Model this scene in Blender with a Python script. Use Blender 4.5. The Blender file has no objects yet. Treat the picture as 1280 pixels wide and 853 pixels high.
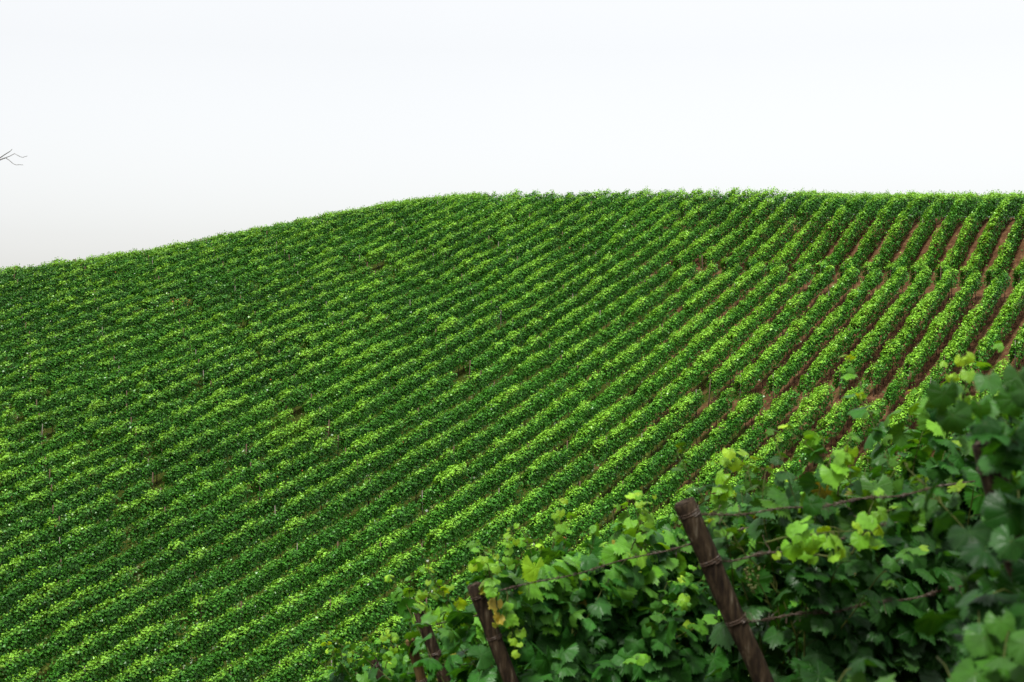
import bpy, math, random
import numpy as np
from mathutils import Vector

R = np.random.default_rng(11)
random.seed(5)
scn = bpy.context.scene
COL = scn.collection

# ------------------------------------------------------------------ helpers
def link(o, parent=None):
    COL.objects.link(o)
    if parent is not None:
        o.parent = parent
    return o

def tag(o, label=None, cat=None, group=None, kind=None):
    if label: o['label'] = label
    if cat: o['category'] = cat
    if group: o['group'] = group
    if kind: o['kind'] = kind
    return o

def empty(name, loc=(0, 0, 0)):
    o = bpy.data.objects.new(name, None)
    o.empty_display_size = 0.2
    o.location = loc
    return link(o)

def mesh_np(name, verts, faces, nper, mat, cols=None, uvs=None, smooth=False):
    """faces: flat vertex index array, all faces with nper corners (or array of sizes)."""
    verts = np.asarray(verts, dtype=np.float32).reshape(-1, 3)
    faces = np.asarray(faces, dtype=np.int32).ravel()
    if np.ndim(nper) == 0:
        nf = len(faces) // nper
        starts = np.arange(nf, dtype=np.int32) * nper
    else:
        nper = np.asarray(nper, dtype=np.int32)
        nf = len(nper)
        starts = np.concatenate([[0], np.cumsum(nper)[:-1]]).astype(np.int32)
    me = bpy.data.meshes.new(name)
    me.vertices.add(len(verts)); me.vertices.foreach_set('co', verts.ravel())
    me.loops.add(len(faces)); me.loops.foreach_set('vertex_index', faces)
    me.polygons.add(nf); me.polygons.foreach_set('loop_start', starts)
    if smooth:
        me.polygons.foreach_set('use_smooth', np.ones(nf, dtype=bool))
    me.update(calc_edges=True)
    if cols is not None:
        c4 = np.ones((len(verts), 4), dtype=np.float32); c4[:, :3] = cols
        a = me.color_attributes.new('tint', 'FLOAT_COLOR', 'POINT')
        a.data.foreach_set('color', c4.ravel())
    if uvs is not None:
        l = me.uv_layers.new(name='leaf_uv')
        l.data.foreach_set('uv', np.asarray(uvs, dtype=np.float32)[faces].ravel())
    if mat: me.materials.append(mat)
    return me

def obj(name, me, parent=None, loc=None):
    o = bpy.data.objects.new(name, me)
    if loc is not None: o.location = loc
    return link(o, parent)

def norm(a):
    return a / np.maximum(np.linalg.norm(a, axis=-1, keepdims=True), 1e-9)

def tubes(paths, sides=6):
    """paths: list of (points Nx3, radii N). returns verts, flat faces, sizes"""
    V, F, S = [], [], []
    base = 0
    for pts, rad in paths:
        pts = np.asarray(pts, float); n = len(pts)
        rad = np.broadcast_to(np.asarray(rad, float), (n,))
        tang = norm(np.gradient(pts, axis=0))
        ref = np.array([0, 0, 1.0]) if abs(tang[0, 2]) < .9 else np.array([1.0, 0, 0])
        a = norm(np.cross(tang, ref)); b = np.cross(tang, a)
        th = np.arange(sides) * 2 * math.pi / sides
        ring = pts[:, None, :] + rad[:, None, None] * (np.cos(th)[None, :, None] * a[:, None, :] + np.sin(th)[None, :, None] * b[:, None, :])
        V.append(ring.reshape(-1, 3))
        i, j = np.meshgrid(np.arange(n - 1), np.arange(sides), indexing='ij')
        j2 = (j + 1) % sides
        q = np.stack([i * sides + j, i * sides + j2, (i + 1) * sides + j2, (i + 1) * sides + j], -1).reshape(-1, 4) + base
        F.append(q.ravel()); S += [4] * len(q)
        F.append(np.arange(sides)[::-1] + base); F.append(np.arange(sides) + base + (n - 1) * sides); S += [sides, sides]
        base += n * sides
    return np.concatenate(V), np.concatenate(F), np.array(S)

def tube_mesh(name, paths, mat, sides=6, smooth=True):
    v, f, s = tubes(paths, sides)
    return mesh_np(name, v, f, s, mat, smooth=smooth)

# ------------------------------------------------------------------ materials
def new_mat(name):
    m = bpy.data.materials.new(name); m.use_nodes = True
    nt = m.node_tree; nt.nodes.clear()
    out = nt.nodes.new('ShaderNodeOutputMaterial')
    return m, nt, out

def N(nt, typ, **kw):
    n = nt.nodes.new(typ)
    for k_, v_ in kw.items(): setattr(n, k_, v_)
    return n

def ramp(nt, stops):
    r = nt.nodes.new('ShaderNodeValToRGB')
    e = r.color_ramp.elements
    while len(e) < len(stops): e.new(0.5)
    for el, (p, c) in zip(e, stops):
        el.position = p; el.color = (c[0], c[1], c[2], 1)
    return r

def math_node(nt, op, a=None, b=None, c=None):
    n = N(nt, 'ShaderNodeMath', operation=op)
    for i, x in enumerate((a, b, c)):
        if x is None: continue
        if isinstance(x, (int, float)): n.inputs[i].default_value = x
        else: nt.links.new(x, n.inputs[i])
    return n.outputs[0]

def mat_far_leaf():
    m, nt, out = new_mat('vine_leaf_distant')
    at = N(nt, 'ShaderNodeAttribute', attribute_name='tint')
    p = N(nt, 'ShaderNodeBsdfPrincipled'); p.inputs['Roughness'].default_value = .33
    p.inputs['Specular IOR Level'].default_value = .20
    nt.links.new(at.outputs['Color'], p.inputs['Base Color'])
    tr = N(nt, 'ShaderNodeBsdfTranslucent')
    hs = N(nt, 'ShaderNodeMix', data_type='RGBA', blend_type='MULTIPLY'); hs.inputs[0].default_value = 1
    nt.links.new(at.outputs['Color'], hs.inputs[6]); hs.inputs[7].default_value = (1.5, 1.25, .5, 1)
    nt.links.new(hs.outputs[2], tr.inputs['Color'])
    mx = N(nt, 'ShaderNodeMixShader'); mx.inputs[0].default_value = .14
    nt.links.new(p.outputs[0], mx.inputs[1]); nt.links.new(tr.outputs[0], mx.inputs[2])
    nt.links.new(mx.outputs[0], out.inputs[0])
    return m

def mat_near_leaf():
    m, nt, out = new_mat('vine_leaf_near')
    L = nt.links.new
    at = N(nt, 'ShaderNodeAttribute', attribute_name='tint')
    uv = N(nt, 'ShaderNodeUVMap', uv_map='leaf_uv')
    sep = N(nt, 'ShaderNodeSeparateXYZ'); L(uv.outputs[0], sep.inputs[0])
    ang = math_node(nt, 'ARCTAN2', sep.outputs[0], sep.outputs[1])
    rad = math_node(nt, 'SQRT', math_node(nt, 'ADD', math_node(nt, 'MULTIPLY', sep.outputs[0], sep.outputs[0]),
                                          math_node(nt, 'MULTIPLY', sep.outputs[1], sep.outputs[1])))
    step = math.radians(52)
    # distance to the closest of the five main veins
    wr = math_node(nt, 'PINGPONG', ang, step / 2)      # 0 at veins 0, +-step, ...
    d = math_node(nt, 'MULTIPLY', math_node(nt, 'SINE', wr), rad)
    mv = N(nt, 'ShaderNodeMapRange'); mv.inputs[1].default_value = .008; mv.inputs[2].default_value = .03
    mv.inputs[3].default_value = 1; mv.inputs[4].default_value = 0
    L(d, mv.inputs[0])
    # side veins: stripes running off the main veins
    sv = math_node(nt, 'SUBTRACT', rad, math_node(nt, 'MULTIPLY', d, .9))
    st = math_node(nt, 'ABSOLUTE', math_node(nt, 'SINE', math_node(nt, 'MULTIPLY', sv, 24)))
    mv2 = N(nt, 'ShaderNodeMapRange'); mv2.inputs[1].default_value = 0.0; mv2.inputs[2].default_value = .28
    mv2.inputs[3].default_value = .5; mv2.inputs[4].default_value = 0
    L(st, mv2.inputs[0])
    vein = math_node(nt, 'MAXIMUM', mv.outputs[0], mv2.outputs[0])
    geo = N(nt, 'ShaderNodeNewGeometry')
    nz = N(nt, 'ShaderNodeTexNoise'); nz.inputs['Scale'].default_value = 28; nz.inputs['Detail'].default_value = 4
    L(geo.outputs['Position'], nz.inputs['Vector'])
    var = N(nt, 'ShaderNodeMapRange'); var.inputs[1].default_value = .3; var.inputs[2].default_value = .7
    var.inputs[3].default_value = .78; var.inputs[4].default_value = 1.2
    L(nz.outputs[0], var.inputs[0])
    c1 = N(nt, 'ShaderNodeMix', data_type='RGBA', blend_type='MULTIPLY'); c1.inputs[0].default_value = 1
    L(at.outputs['Color'], c1.inputs[6]); L(var.outputs[0], c1.inputs[7])
    vc = N(nt, 'ShaderNodeMix', data_type='RGBA', blend_type='ADD'); vc.inputs[7].default_value = (.02, .035, .008, 1)
    L(math_node(nt, 'MULTIPLY', vein, .38), vc.inputs[0]); L(c1.outputs[2], vc.inputs[6])
    # underside paler
    bk = N(nt, 'ShaderNodeMix', data_type='RGBA', blend_type='MIX')
    pal = N(nt, 'ShaderNodeMix', data_type='RGBA', blend_type='ADD'); pal.inputs[0].default_value = 1; pal.inputs[7].default_value = (.012, .024, .009, 1)
    L(vc.outputs[2], pal.inputs[6])
    L(geo.outputs['Backfacing'], bk.inputs[0]); L(vc.outputs[2], bk.inputs[6]); L(pal.outputs[2], bk.inputs[7])
    bump = N(nt, 'ShaderNodeBump'); bump.inputs['Strength'].default_value = .45; bump.inputs['Distance'].default_value = .004
    hgt = math_node(nt, 'ADD', math_node(nt, 'MULTIPLY', vein, -1.0), nz.outputs[0]); L(hgt, bump.inputs['Height'])
    p = N(nt, 'ShaderNodeBsdfPrincipled'); p.inputs['Roughness'].default_value = .38
    p.inputs['Specular IOR Level'].default_value = .16
    L(bk.outputs[2], p.inputs['Base Color']); L(bump.outputs[0], p.inputs['Normal'])
    tr = N(nt, 'ShaderNodeBsdfTranslucent')
    hs = N(nt, 'ShaderNodeMix', data_type='RGBA', blend_type='MULTIPLY'); hs.inputs[0].default_value = 1
    L(vc.outputs[2], hs.inputs[6]); hs.inputs[7].default_value = (1.7, 1.35, .35, 1)
    L(hs.outputs[2], tr.inputs['Color'])
    mx = N(nt, 'ShaderNodeMixShader'); mx.inputs[0].default_value = .42
    L(p.outputs[0], mx.inputs[1]); L(tr.outputs[0], mx.inputs[2]); L(mx.outputs[0], out.inputs[0])
    return m

def mat_noise(name, stops, scale=(8, 8, 8), rough=.85, bump=.5, detail=8, dist=.01, metal=0, coord='Object'):
    m, nt, out = new_mat(name); L = nt.links.new
    tc = N(nt, 'ShaderNodeTexCoord'); mp = N(nt, 'ShaderNodeMapping'); mp.inputs['Scale'].default_value = scale
    L(tc.outputs[coord], mp.inputs[0])
    nz = N(nt, 'ShaderNodeTexNoise'); nz.inputs['Scale'].default_value = 1; nz.inputs['Detail'].default_value = detail
    nz.inputs['Roughness'].default_value = .65
    L(mp.outputs[0], nz.inputs['Vector'])
    r = ramp(nt, stops); L(nz.outputs[0], r.inputs[0])
    p = N(nt, 'ShaderNodeBsdfPrincipled'); p.inputs['Roughness'].default_value = rough; p.inputs['Specular IOR Level'].default_value = .12; p.inputs['Metallic'].default_value = metal
    L(r.outputs[0], p.inputs['Base Color'])
    b = N(nt, 'ShaderNodeBump'); b.inputs['Strength'].default_value = bump; b.inputs['Distance'].default_value = dist
    L(nz.outputs[0], b.inputs['Height']); L(b.outputs[0], p.inputs['Normal'])
    L(p.outputs[0], out.inputs[0])
    return m

M_FAR = mat_far_leaf(); M_NEAR = mat_near_leaf()
M_POST = mat_noise('weathered_post_wood', [(.32, (.004, .002, .001)), (.46, (.013, .008, .004)), (.58, (.032, .021, .011)), (.72, (.10, .085, .06))], (55, 55, 5), .8, .9, dist=.006)
M_POSTG = mat_noise('mossy_post_wood', [(.3, (.025, .016, .006)), (.5, (.065, .04, .014)), (.75, (.12, .09, .035))], (50, 50, 6), .85, .8, dist=.006)
M_BARK = mat_noise('vine_bark', [(.3, (.02, .012, .008)), (.55, (.07, .042, .028)), (.8, (.15, .10, .07))], (40, 40, 8), .95, .9)
M_CANE = mat_noise('green_cane', [(.3, (.02, .028, .006)), (.6, (.05, .06, .012)), (.85, (.06, .035, .012))], (12, 12, 12), .6, .2)
M_STEM = mat_noise('hill_vine_trunk_bark', [(.3, (.03, .02, .014)), (.7, (.10, .065, .045))], (6, 6, 3), .95, .3)
M_STAKE = mat_noise('pale_trellis_stake', [(.3, (.05, .04, .03)), (.7, (.17, .15, .13))], (9, 9, 2), .8, .3)
M_WIRE = mat_noise('rusty_wire', [(.3, (.02, .012, .008)), (.5, (.06, .04, .028)), (.7, (.16, .145, .13))], (60, 60, 60), .6, .5, metal=.35, dist=.002)
M_RED = mat_noise('red_tape', [(.3, (.28, .006, .008)), (.7, (.36, .012, .012))], (20, 20, 20), .5, .2)
M_TWIG = mat_noise('grey_twig_bark', [(.3, (.03, .026, .022)), (.7, (.10, .085, .07))], (20, 20, 20), .9, .5)
M_GRAPE = mat_noise('unripe_grape_skin', [(.3, (.03, .04, .008)), (.7, (.07, .07, .02))], (14, 14, 14), .35, .1)

def mat_soil():
    m, nt, out = new_mat('vineyard_soil'); L = nt.links.new
    geo = N(nt, 'ShaderNodeNewGeometry')
    sep = N(nt, 'ShaderNodeSeparateXYZ'); L(geo.outputs['Position'], sep.inputs[0])
    n1 = N(nt, 'ShaderNodeTexNoise'); n1.inputs['Scale'].default_value = 1.7; n1.inputs['Detail'].default_value = 10; n1.inputs['Roughness'].default_value = .7
    L(geo.outputs['Position'], n1.inputs['Vector'])
    r = ramp(nt, [(.3, (.022, .010, .005)), (.5, (.068, .034, .016)), (.7, (.13, .075, .040))]); L(n1.outputs[0], r.inputs[0])
    n2 = N(nt, 'ShaderNodeTexNoise'); n2.inputs['Scale'].default_value = .45; n2.inputs['Detail'].default_value = 6
    L(geo.outputs['Position'], n2.inputs['Vector'])
    n3 = N(nt, 'ShaderNodeTexNoise'); n3.inputs['Scale'].default_value = 9; n3.inputs['Detail'].default_value = 5
    L(geo.outputs['Position'], n3.inputs['Vector'])
    gr = ramp(nt, [(.3, (.010, .02, .003)), (.55, (.026, .036, .005)), (.75, (.065, .045, .012))]); L(n3.outputs[0], gr.inputs[0])
    side = N(nt, 'ShaderNodeMapRange'); side.inputs[1].default_value = 22; side.inputs[2].default_value = 4
    side.inputs[3].default_value = -.12; side.inputs[4].default_value = .30; L(sep.outputs[0], side.inputs[0])
    g = math_node(nt, 'ADD', n2.outputs[0], side.outputs[0])
    gm = N(nt, 'ShaderNodeMapRange'); gm.inputs[1].default_value = .52; gm.inputs[2].default_value = .66; L(g, gm.inputs[0])
    mx = N(nt, 'ShaderNodeMix', data_type='RGBA'); L(gm.outputs[0], mx.inputs[0]); L(r.outputs[0], mx.inputs[6]); L(gr.outputs[0], mx.inputs[7])
    p = N(nt, 'ShaderNodeBsdfPrincipled'); p.inputs['Roughness'].default_value = .95; p.inputs['Specular IOR Level'].default_value = .04; L(mx.outputs[2], p.inputs['Base Color'])
    b = N(nt, 'ShaderNodeBump'); b.inputs['Strength'].default_value = .9; b.inputs['Distance'].default_value = .12
    L(n3.outputs[0], b.inputs['Height']); L(b.outputs[0], p.inputs['Normal']); L(p.outputs[0], out.inputs[0])
    return m
M_SOIL = mat_soil()

# ------------------------------------------------------------------ the lie of the land
F_, CX, CY = 1778., 640., 426.5          # lens constant used when surveying the slope (photo pixels)
TH = 0.628320426
W = [((0,0),1.07135128e-02),((0,1),5.28203587e-03),((0,2),4.17765143e-04),((0,3),1.13835275e-04),((1,0),9.87361679e-04),
     ((1,1),5.74259086e-05),((1,2),2.95318769e-04),((2,0),7.42532929e-04),((2,1),-1.35005773e-04),((3,0),2.55262054e-04)]
SKU = [-40,0,100,200,300,400,500,560,640,800,1000,1280,1330]; SKV = [341,337,325,310,287,268,249,243,240,238,238,241,242]
VFU = [-40,0,420,520,600,700,800,900,1030,1280,1330]; VFV = [860,860,850,770,700,670,650,600,545,480,470]
CANOPY = 1.95
def wf(u, v):
    a = (u - 640) / 640; b = (v - 500) / 350
    s = 0
    for (i, j), c in W: s = s + c * a ** i * b ** j
    return s
B1V = 321.; 
def b2v(u): return np.interp(u, [560, 600, 860, 1000, 1090, 1280], [528, 521, 486, 478, 468, 440])

NT, YMAX = 61, 420
TG = np.linspace(-.40, .40, NT); YG = np.arange(0, YMAX + 1, 1.0)
HILL = np.zeros((NT, len(YG))); YSKY = np.zeros(NT); YB1 = np.zeros(NT); YB2 = np.zeros(NT)
for i, t in enumerate(TG):
    u = float(np.clip(CX + F_ * t, -40, 1330))
    vs = np.interp(u, SKU, SKV); vf = np.interp(u, VFU, VFV)
    vv = np.linspace(vf + 10, vs + np.interp(u, [0, 560, 1000, 1040, 1280], [8, 9, 11, 14, 14]), 200)
    Y = 1 / wf(u, vv); z = Y * (CY - vv) / F_ - CANOPY
    s0 = np.clip((z[12] - z[0]) / (Y[12] - Y[0]), .25, .5); s1 = (z[-1] - z[-12]) / (Y[-1] - Y[-12])
    prof = np.interp(YG, Y, z)
    lo = YG < Y[0]; prof[lo] = z[0] - (Y[0] - YG[lo]) * s0
    hi = YG > Y[-1]; d = YG[hi] - Y[-1]
    rr = np.interp(u, [0, 560, 700, 1280], [3., 3., 2.6, 2.2]); send = np.interp(u, [0, 300, 560, 700, 1280], [.02, .045, .08, .09, .08])
    prof[hi] = z[-1] + send * d + (s1 - send) * rr * (1 - np.exp(-d / rr)) - .0009 * np.minimum(np.maximum(d - 18, 0), 60) ** 2 - .108 * np.maximum(d - 78, 0)
    hump = np.interp(u, [600, 650, 960, 1010], [0, 1.35, 1.35, 0])
    sm = np.clip((YG - Y[-1] - 5) / 5, 0, 1); prof += hump * sm * sm * (3 - 2 * sm)
    YSKY[i] = Y[-1]; YB1[i] = 1 / wf(u, B1V); YB2[i] = 1 / wf(u, b2v(u))
    dd = YG - YB1[i]
    amp = np.interp(u, [860, 980, 1330], [0, 1.0, 2.1])
    dip = np.where(dd > -1, np.clip((dd + 1) / 2.5, 0, 1) * np.clip(1 - (dd - 3) / 9, 0, 1), 0)
    prof -= amp * dip
    HILL[i] = prof
kern = np.array([1, 4, 6, 4, 1]) / 16.
HP = np.pad(HILL, ((2, 2), (0, 0)), 'edge'); HILL = sum(kern[j] * HP[j:j + NT] for j in range(5))

def tab(A, t):
    return np.interp(t, TG, A)
def ground(X, Y):
    X = np.asarray(X, float); Y = np.asarray(Y, float)
    Yc = np.clip(Y, 1, YMAX - 1.001); t = np.clip(X / np.maximum(Yc, 20), -.3999, .3999)
    fi = (t - TG[0]) / (TG[1] - TG[0]); i = np.floor(fi).astype(int); fi = fi - i
    j = np.floor(Yc).astype(int); fj = Yc - j
    H = (HILL[i, j] * (1 - fi) + HILL[i + 1, j] * fi) * (1 - fj) + (HILL[i, j + 1] * (1 - fi) + HILL[i + 1, j + 1] * fi) * fj
    Xl = np.clip(X, -30, 12)
    near = -1.6 + .375 * np.where(Xl > 2, 2 + (Xl - 2) * .4, Xl) * np.clip(1 - np.maximum(np.abs(Y) - 25, 0) / 60, 0, 1) - .1915 * Y - .006 * np.maximum(Y - 13, 0) ** 2
    near = np.where(Y < 0, np.maximum(near, -1.6 + .3 * Xl) * 0 + (-1.6 + .375 * np.where(Xl > 2, 2 + (Xl - 2) * .4, Xl) - .19 * Y * np.exp(Y / 15.)), near)
    k = 1.2
    m = np.maximum(near, H)
    return m + k * np.log(np.exp((near - m) / k) + np.exp((H - m) / k)) * np.clip((Y - 20) / 10, 0, 1)

# ground sheet: fine in front, coarse to the horizon
def build_ground():
    xs = np.concatenate([[-3000, -1500, -700, -400, -250, -160], np.arange(-110, 111, 1.25), [160, 250, 400, 700, 1500, 3000]])
    ys = np.concatenate([[-600, -300, -150, -80, -40, -20], np.arange(-10, 190, 1.0), [200, 215, 235, 260, 300, 360, 419, 600, 1200, 3000]])
    XX, YY = np.meshgrid(xs, ys, indexing='ij')
    Z = ground(XX, YY)
    far = np.maximum(np.hypot(np.maximum(np.abs(XX) - 150, 0), np.maximum(YY - 300, 0)), 0)
    Z = Z - far * .05
    fine = (np.abs(XX) < 110) & (YY > -10) & (YY < 190)
    Z = Z + fine * R.normal(0, .025, Z.shape)
    n, mm = XX.shape
    v = np.stack([XX, YY, Z], -1).reshape(-1, 3)
    i, j = np.meshgrid(np.arange(n - 1), np.arange(mm - 1), indexing='ij')
    q = np.stack([i * mm + j, (i + 1) * mm + j, (i + 1) * mm + j + 1, i * mm + j + 1], -1)
    me = mesh_np('ground', v, q, 4, M_SOIL, smooth=True)
    o = obj('ground', me); tag(o, kind='structure')
build_ground()

# ------------------------------------------------------------------ leaf card builder for the hillside
def vnoise(x, y, s, seed):
    """cheap smooth value noise"""
    r = np.random.default_rng(seed); G = r.random((64, 64))
    x = x / s; y = y / s
    xi = np.floor(x).astype(int); yi = np.floor(y).astype(int); fx = x - xi; fy = y - yi
    fx = fx * fx * (3 - 2 * fx); fy = fy * fy * (3 - 2 * fy)
    g = lambda a, b: G[a % 64, b % 64]
    return (g(xi, yi) * (1 - fx) + g(xi + 1, yi) * fx) * (1 - fy) + (g(xi, yi + 1) * (1 - fx) + g(xi + 1, yi + 1) * fx) * fy

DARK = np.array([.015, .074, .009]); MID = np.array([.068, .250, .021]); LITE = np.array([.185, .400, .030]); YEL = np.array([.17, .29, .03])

def leaf_quads(P, Nn, size, tint, r):
    n = len(P)
    Nn = norm(Nn + r.normal(0, .42, (n, 3)))
    dn = np.array([0, 0, -1.0]) + r.normal(0, .5, (n, 3))
    tdir = norm(dn - (dn * Nn).sum(1, keepdims=True) * Nn); b = np.cross(Nn, tdir)
    s = size[:, None]
    lift = Nn * s * .16
    v0 = P - tdir * s * .42; v1 = P + b * s * .52 - lift - tdir * s * .08; v2 = P + tdir * s * .62 - lift * .5; v3 = P - b * s * .52 - lift - tdir * s * .08
    V = np.stack([v0, v1, v2, v3], 1).reshape(-1, 3)
    C = np.repeat(tint, 4, axis=0)
    return V, C

DIR = np.array([math.sin(TH), math.cos(TH)]); NL = np.array([-math.cos(TH), math.sin(TH)])
SP = 2.0
ORD = ['first', 'second', 'third', 'fourth', 'fifth', 'sixth', 'seventh', 'eighth', 'ninth', 'tenth', 'eleventh', 'twelfth', 'thirteenth',
       'fourteenth', 'fifteenth', 'sixteenth', 'seventeenth', 'eighteenth', 'nineteenth']
def ordinal(n):
    if n <= 19: return ORD[n - 1]
    t, u = divmod(n, 10)
    tens = {2: 'twent', 3: 'thirt', 4: 'fort', 5: 'fift', 6: 'sixt'}[t]
    return tens + 'ieth' if u == 0 else tens + 'y-' + ORD[u - 1]

# hand-placed gaps (photo survey u, v, half length, keep posts)
def plan(u, v):
    Y = 1 / wf(u, v); return np.array([Y * (u - CX) / F_, Y])
GAPS = [(plan(572, 452), 1.3), (plan(225, 366), 1.0), (plan(312, 395), .8), (plan(518, 612), .7), (plan(532, 675), .5),
        (plan(330, 560), .6), (plan(650, 590), .5), (plan(735, 560), .5)]
PATCH = [(plan(370, 520), 4.5, .75), (plan(100, 560), 6, .3), (plan(490, 320), 5, .7), (plan(40, 520), 5, .55), (plan(700, 530), 3, .5), (plan(620, 262), 5, .5)]

stem_me = tube_mesh('trunk', [(np.array([[0, 0, -.1], [.03, .01, .3], [-.02, .02, .6], [.01, 0, .95]]), [.035, .028, .026, .022])], M_STEM, 5)
stem_me2 = tube_mesh('trunk', [(np.array([[0, 0, -.1], [-.03, -.01, .25], [.03, -.02, .6], [-.01, 0, .95]]), [.03, .03, .024, .022])], M_STEM, 5)
post_me = tube_mesh('post', [(np.array([[0, 0, -.2], [0, 0, 1.0], [0, 0, 2.02]]), [.04, .04, .036])], M_STEM, 7)
stake_me = tube_mesh('post', [(np.array([[0, 0, -.2], [0, 0, 1.0], [0, 0, 2.08]]), [.026, .026, .024])], M_STAKE, 6)

def make_block(k, block, L, label):
    """one vine row: L = samples (0.05 m apart groups) of positions along the row"""
    r = np.random.default_rng(1000 + k * 7 + block)
    D = k * SP
    root_l = (L[0] + L[-1]) / 2
    rp = D * NL + root_l * DIR; rz = float(ground(rp[0], rp[1]))
    root = empty('vine_row', (rp[0], rp[1], rz))
    tag(root, label, 'vine row', 'vine rows planted up the hillside')
    org = np.array([rp[0], rp[1], rz])
    # plants
    pl = np.arange(L[0], L[-1], .8); pl = pl + r.normal(0, .08, len(pl))
    px = D * NL[0] + pl * DIR[0]; py = D * NL[1] + pl * DIR[1]
    vig = 1 + .13 * r.normal(size=len(pl)) + .35 * (vnoise(px, py, 3.2, 3) - .5)
    keep = np.ones(len(pl), bool)
    for (gp, rad) in GAPS:
        keep &= np.hypot(px - gp[0], py - gp[1]) > rad
    weak = np.zeros(len(pl))
    for (gp, rad, st) in PATCH:
        weak = np.maximum(weak, st * np.exp(-((px - gp[0]) ** 2 + (py - gp[1]) ** 2) / (rad * rad)))
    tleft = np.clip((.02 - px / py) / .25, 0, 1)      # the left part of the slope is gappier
    keep &= r.random(len(pl)) > (.006 + .02 * tleft + .20 * weak)
    vig = vig * (1 - .16 * weak) * (1 - .06 * tleft) + r.normal(0, 1, len(pl)) * .05 * tleft
    pl, px, py, vig, weak, tleft = pl[keep], px[keep], py[keep], vig[keep], weak[keep], tleft[keep]
    Yd = float(np.mean(py))
    n_per = int(np.interp(Yd, [60, 90, 130], [700, 600, 500]))
    scale = np.interp(Yd, [60, 90, 130], [.126, .134, .146])
    n = len(pl); idx = np.repeat(np.arange(n), n_per); m = len(idx)
    al = np.clip(r.normal(0, .34, m), -.7, .7)
    ph = r.uniform(0, 2 * math.pi, m)
    up = np.sin(ph)
    flip = (up < -.72) & (r.random(m) < .8); ph = np.where(flip, -ph, ph)
    bump_ = r.uniform(.2, 1.6, n)
    hw = np.where(px / py > .1, .31, .27)[idx] * vig[idx] * (1 + .1 * r.normal(size=n)[idx]); lowb = (.68 - .13 * np.clip((.16 - px / py) / .3, 0, 1))[idx]; topb = np.where(px / py > .12, 1.92, 1.82)[idx] + (vig[idx] - 1) * .8 - .15 * np.minimum((al / .4) ** 2, 1.6) * bump_[idx] - .12 * np.abs(vnoise(pl[idx] * 3 + al * 3, px[idx], 1.0, 31) - .5); lowb = np.where(py[idx] > (tab(YSKY, np.clip(px / py, -.39, .39)) - 7)[idx], .2, np.where(block == 3, lowb - .15, lowb)); hh = (topb - lowb) / 2; mid_ = (topb + lowb) / 2
    e = .6
    cs = np.sign(np.cos(ph)) * np.abs(np.cos(ph)) ** e; sn = np.sign(np.sin(ph)) * np.abs(np.sin(ph)) ** e
    sidel = r.random(m) < .56                          # flat clipped sides
    ss = r.uniform(-1, .92, m); sg = np.where(r.random(m) < .66, -1., 1.) * -1.
    ph = np.where(sidel, np.where(sg > 0, 0, math.pi) + sg * ss * .45, ph)
    cs = np.where(sidel, sg * (1.02 - .22 * np.maximum(ss, 0) ** 3 - .10 * np.maximum(-ss, 0)), cs); sn = np.where(sidel, ss, sn)
    # lumpy outline: small clusters of shoots
    lump = vnoise(pl[idx] * 1.0 + al, D + cs * .7 + sn * 2.1, .38, 17) - .5
    rad = 1 - np.abs(r.normal(0, .15, m)) + .42 * lump
    cross = cs * hw * rad + (r.normal(0, .035, n))[idx]; hz = mid_ + sn * hh * rad
    tuft = r.random(m) < .085                         # shoots standing out of the top
    sh = r.random(m)
    tuft_al = np.round(al * 4) / 4 + r.normal(0, .05, m)
    al = np.where(tuft, tuft_al, al)
    hz = np.where(tuft, mid_ + hh * (.95 + .5 * sh * r.random(m)), hz); cross = np.where(tuft, r.normal(0, .11, m), cross)
    strag = (r.random(m) < .008); hz = np.where(strag, hz - r.uniform(.1, .5, m), hz)
    lpos = pl[idx] + al
    X = D * NL[0] + lpos * DIR[0] + cross * NL[0]; Y = D * NL[1] + lpos * DIR[1] + cross * NL[1]
    cx_ = D * NL[0] + lpos * DIR[0]; cy_ = D * NL[1] + lpos * DIR[1]
    Z = ground(cx_, cy_) + hz
    P = np.stack([X, Y, Z], -1)
    nrm = np.stack([np.cos(ph) * NL[0], np.cos(ph) * NL[1], np.sin(ph) * .7 + .62], -1)
    size = scale * r.uniform(.6, 1.25, m) * np.where(tuft, .75, 1)
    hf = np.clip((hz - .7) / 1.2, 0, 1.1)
    age = np.clip(hf ** 3.5 * .82 + r.normal(0, .10, m) + .32 * (vnoise(X, Y, 2.1, 9) - .5) + .5 * weak[idx] + .28 * lump + .06, 0, 1)  # lighter tops: young growth, plus top light and side shade put into tint
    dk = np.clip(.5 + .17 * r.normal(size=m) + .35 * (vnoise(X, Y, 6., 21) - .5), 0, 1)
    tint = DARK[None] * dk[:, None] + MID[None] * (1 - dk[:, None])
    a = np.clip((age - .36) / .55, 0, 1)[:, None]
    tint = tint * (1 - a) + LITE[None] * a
    yl = ((age > .82) & (r.random(m) < .08))[:, None]; tint = np.where(yl, YEL * .8 + LITE * .2, tint)
    rt = (r.random(m) < .0003)[:, None]; tint = np.where(rt, np.array([.28, .09, .03]), tint)
    tint = tint * (1 - .18 * tleft[idx])[:, None]  # corner darkening toward the left, put into the leaf colour
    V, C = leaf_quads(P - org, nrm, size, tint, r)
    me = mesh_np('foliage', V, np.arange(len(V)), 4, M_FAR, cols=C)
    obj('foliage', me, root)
    # trunks
    tz = ground(px, py)
    trunks_seen = (np.mean(px / py) > .02) or k < 24
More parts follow.
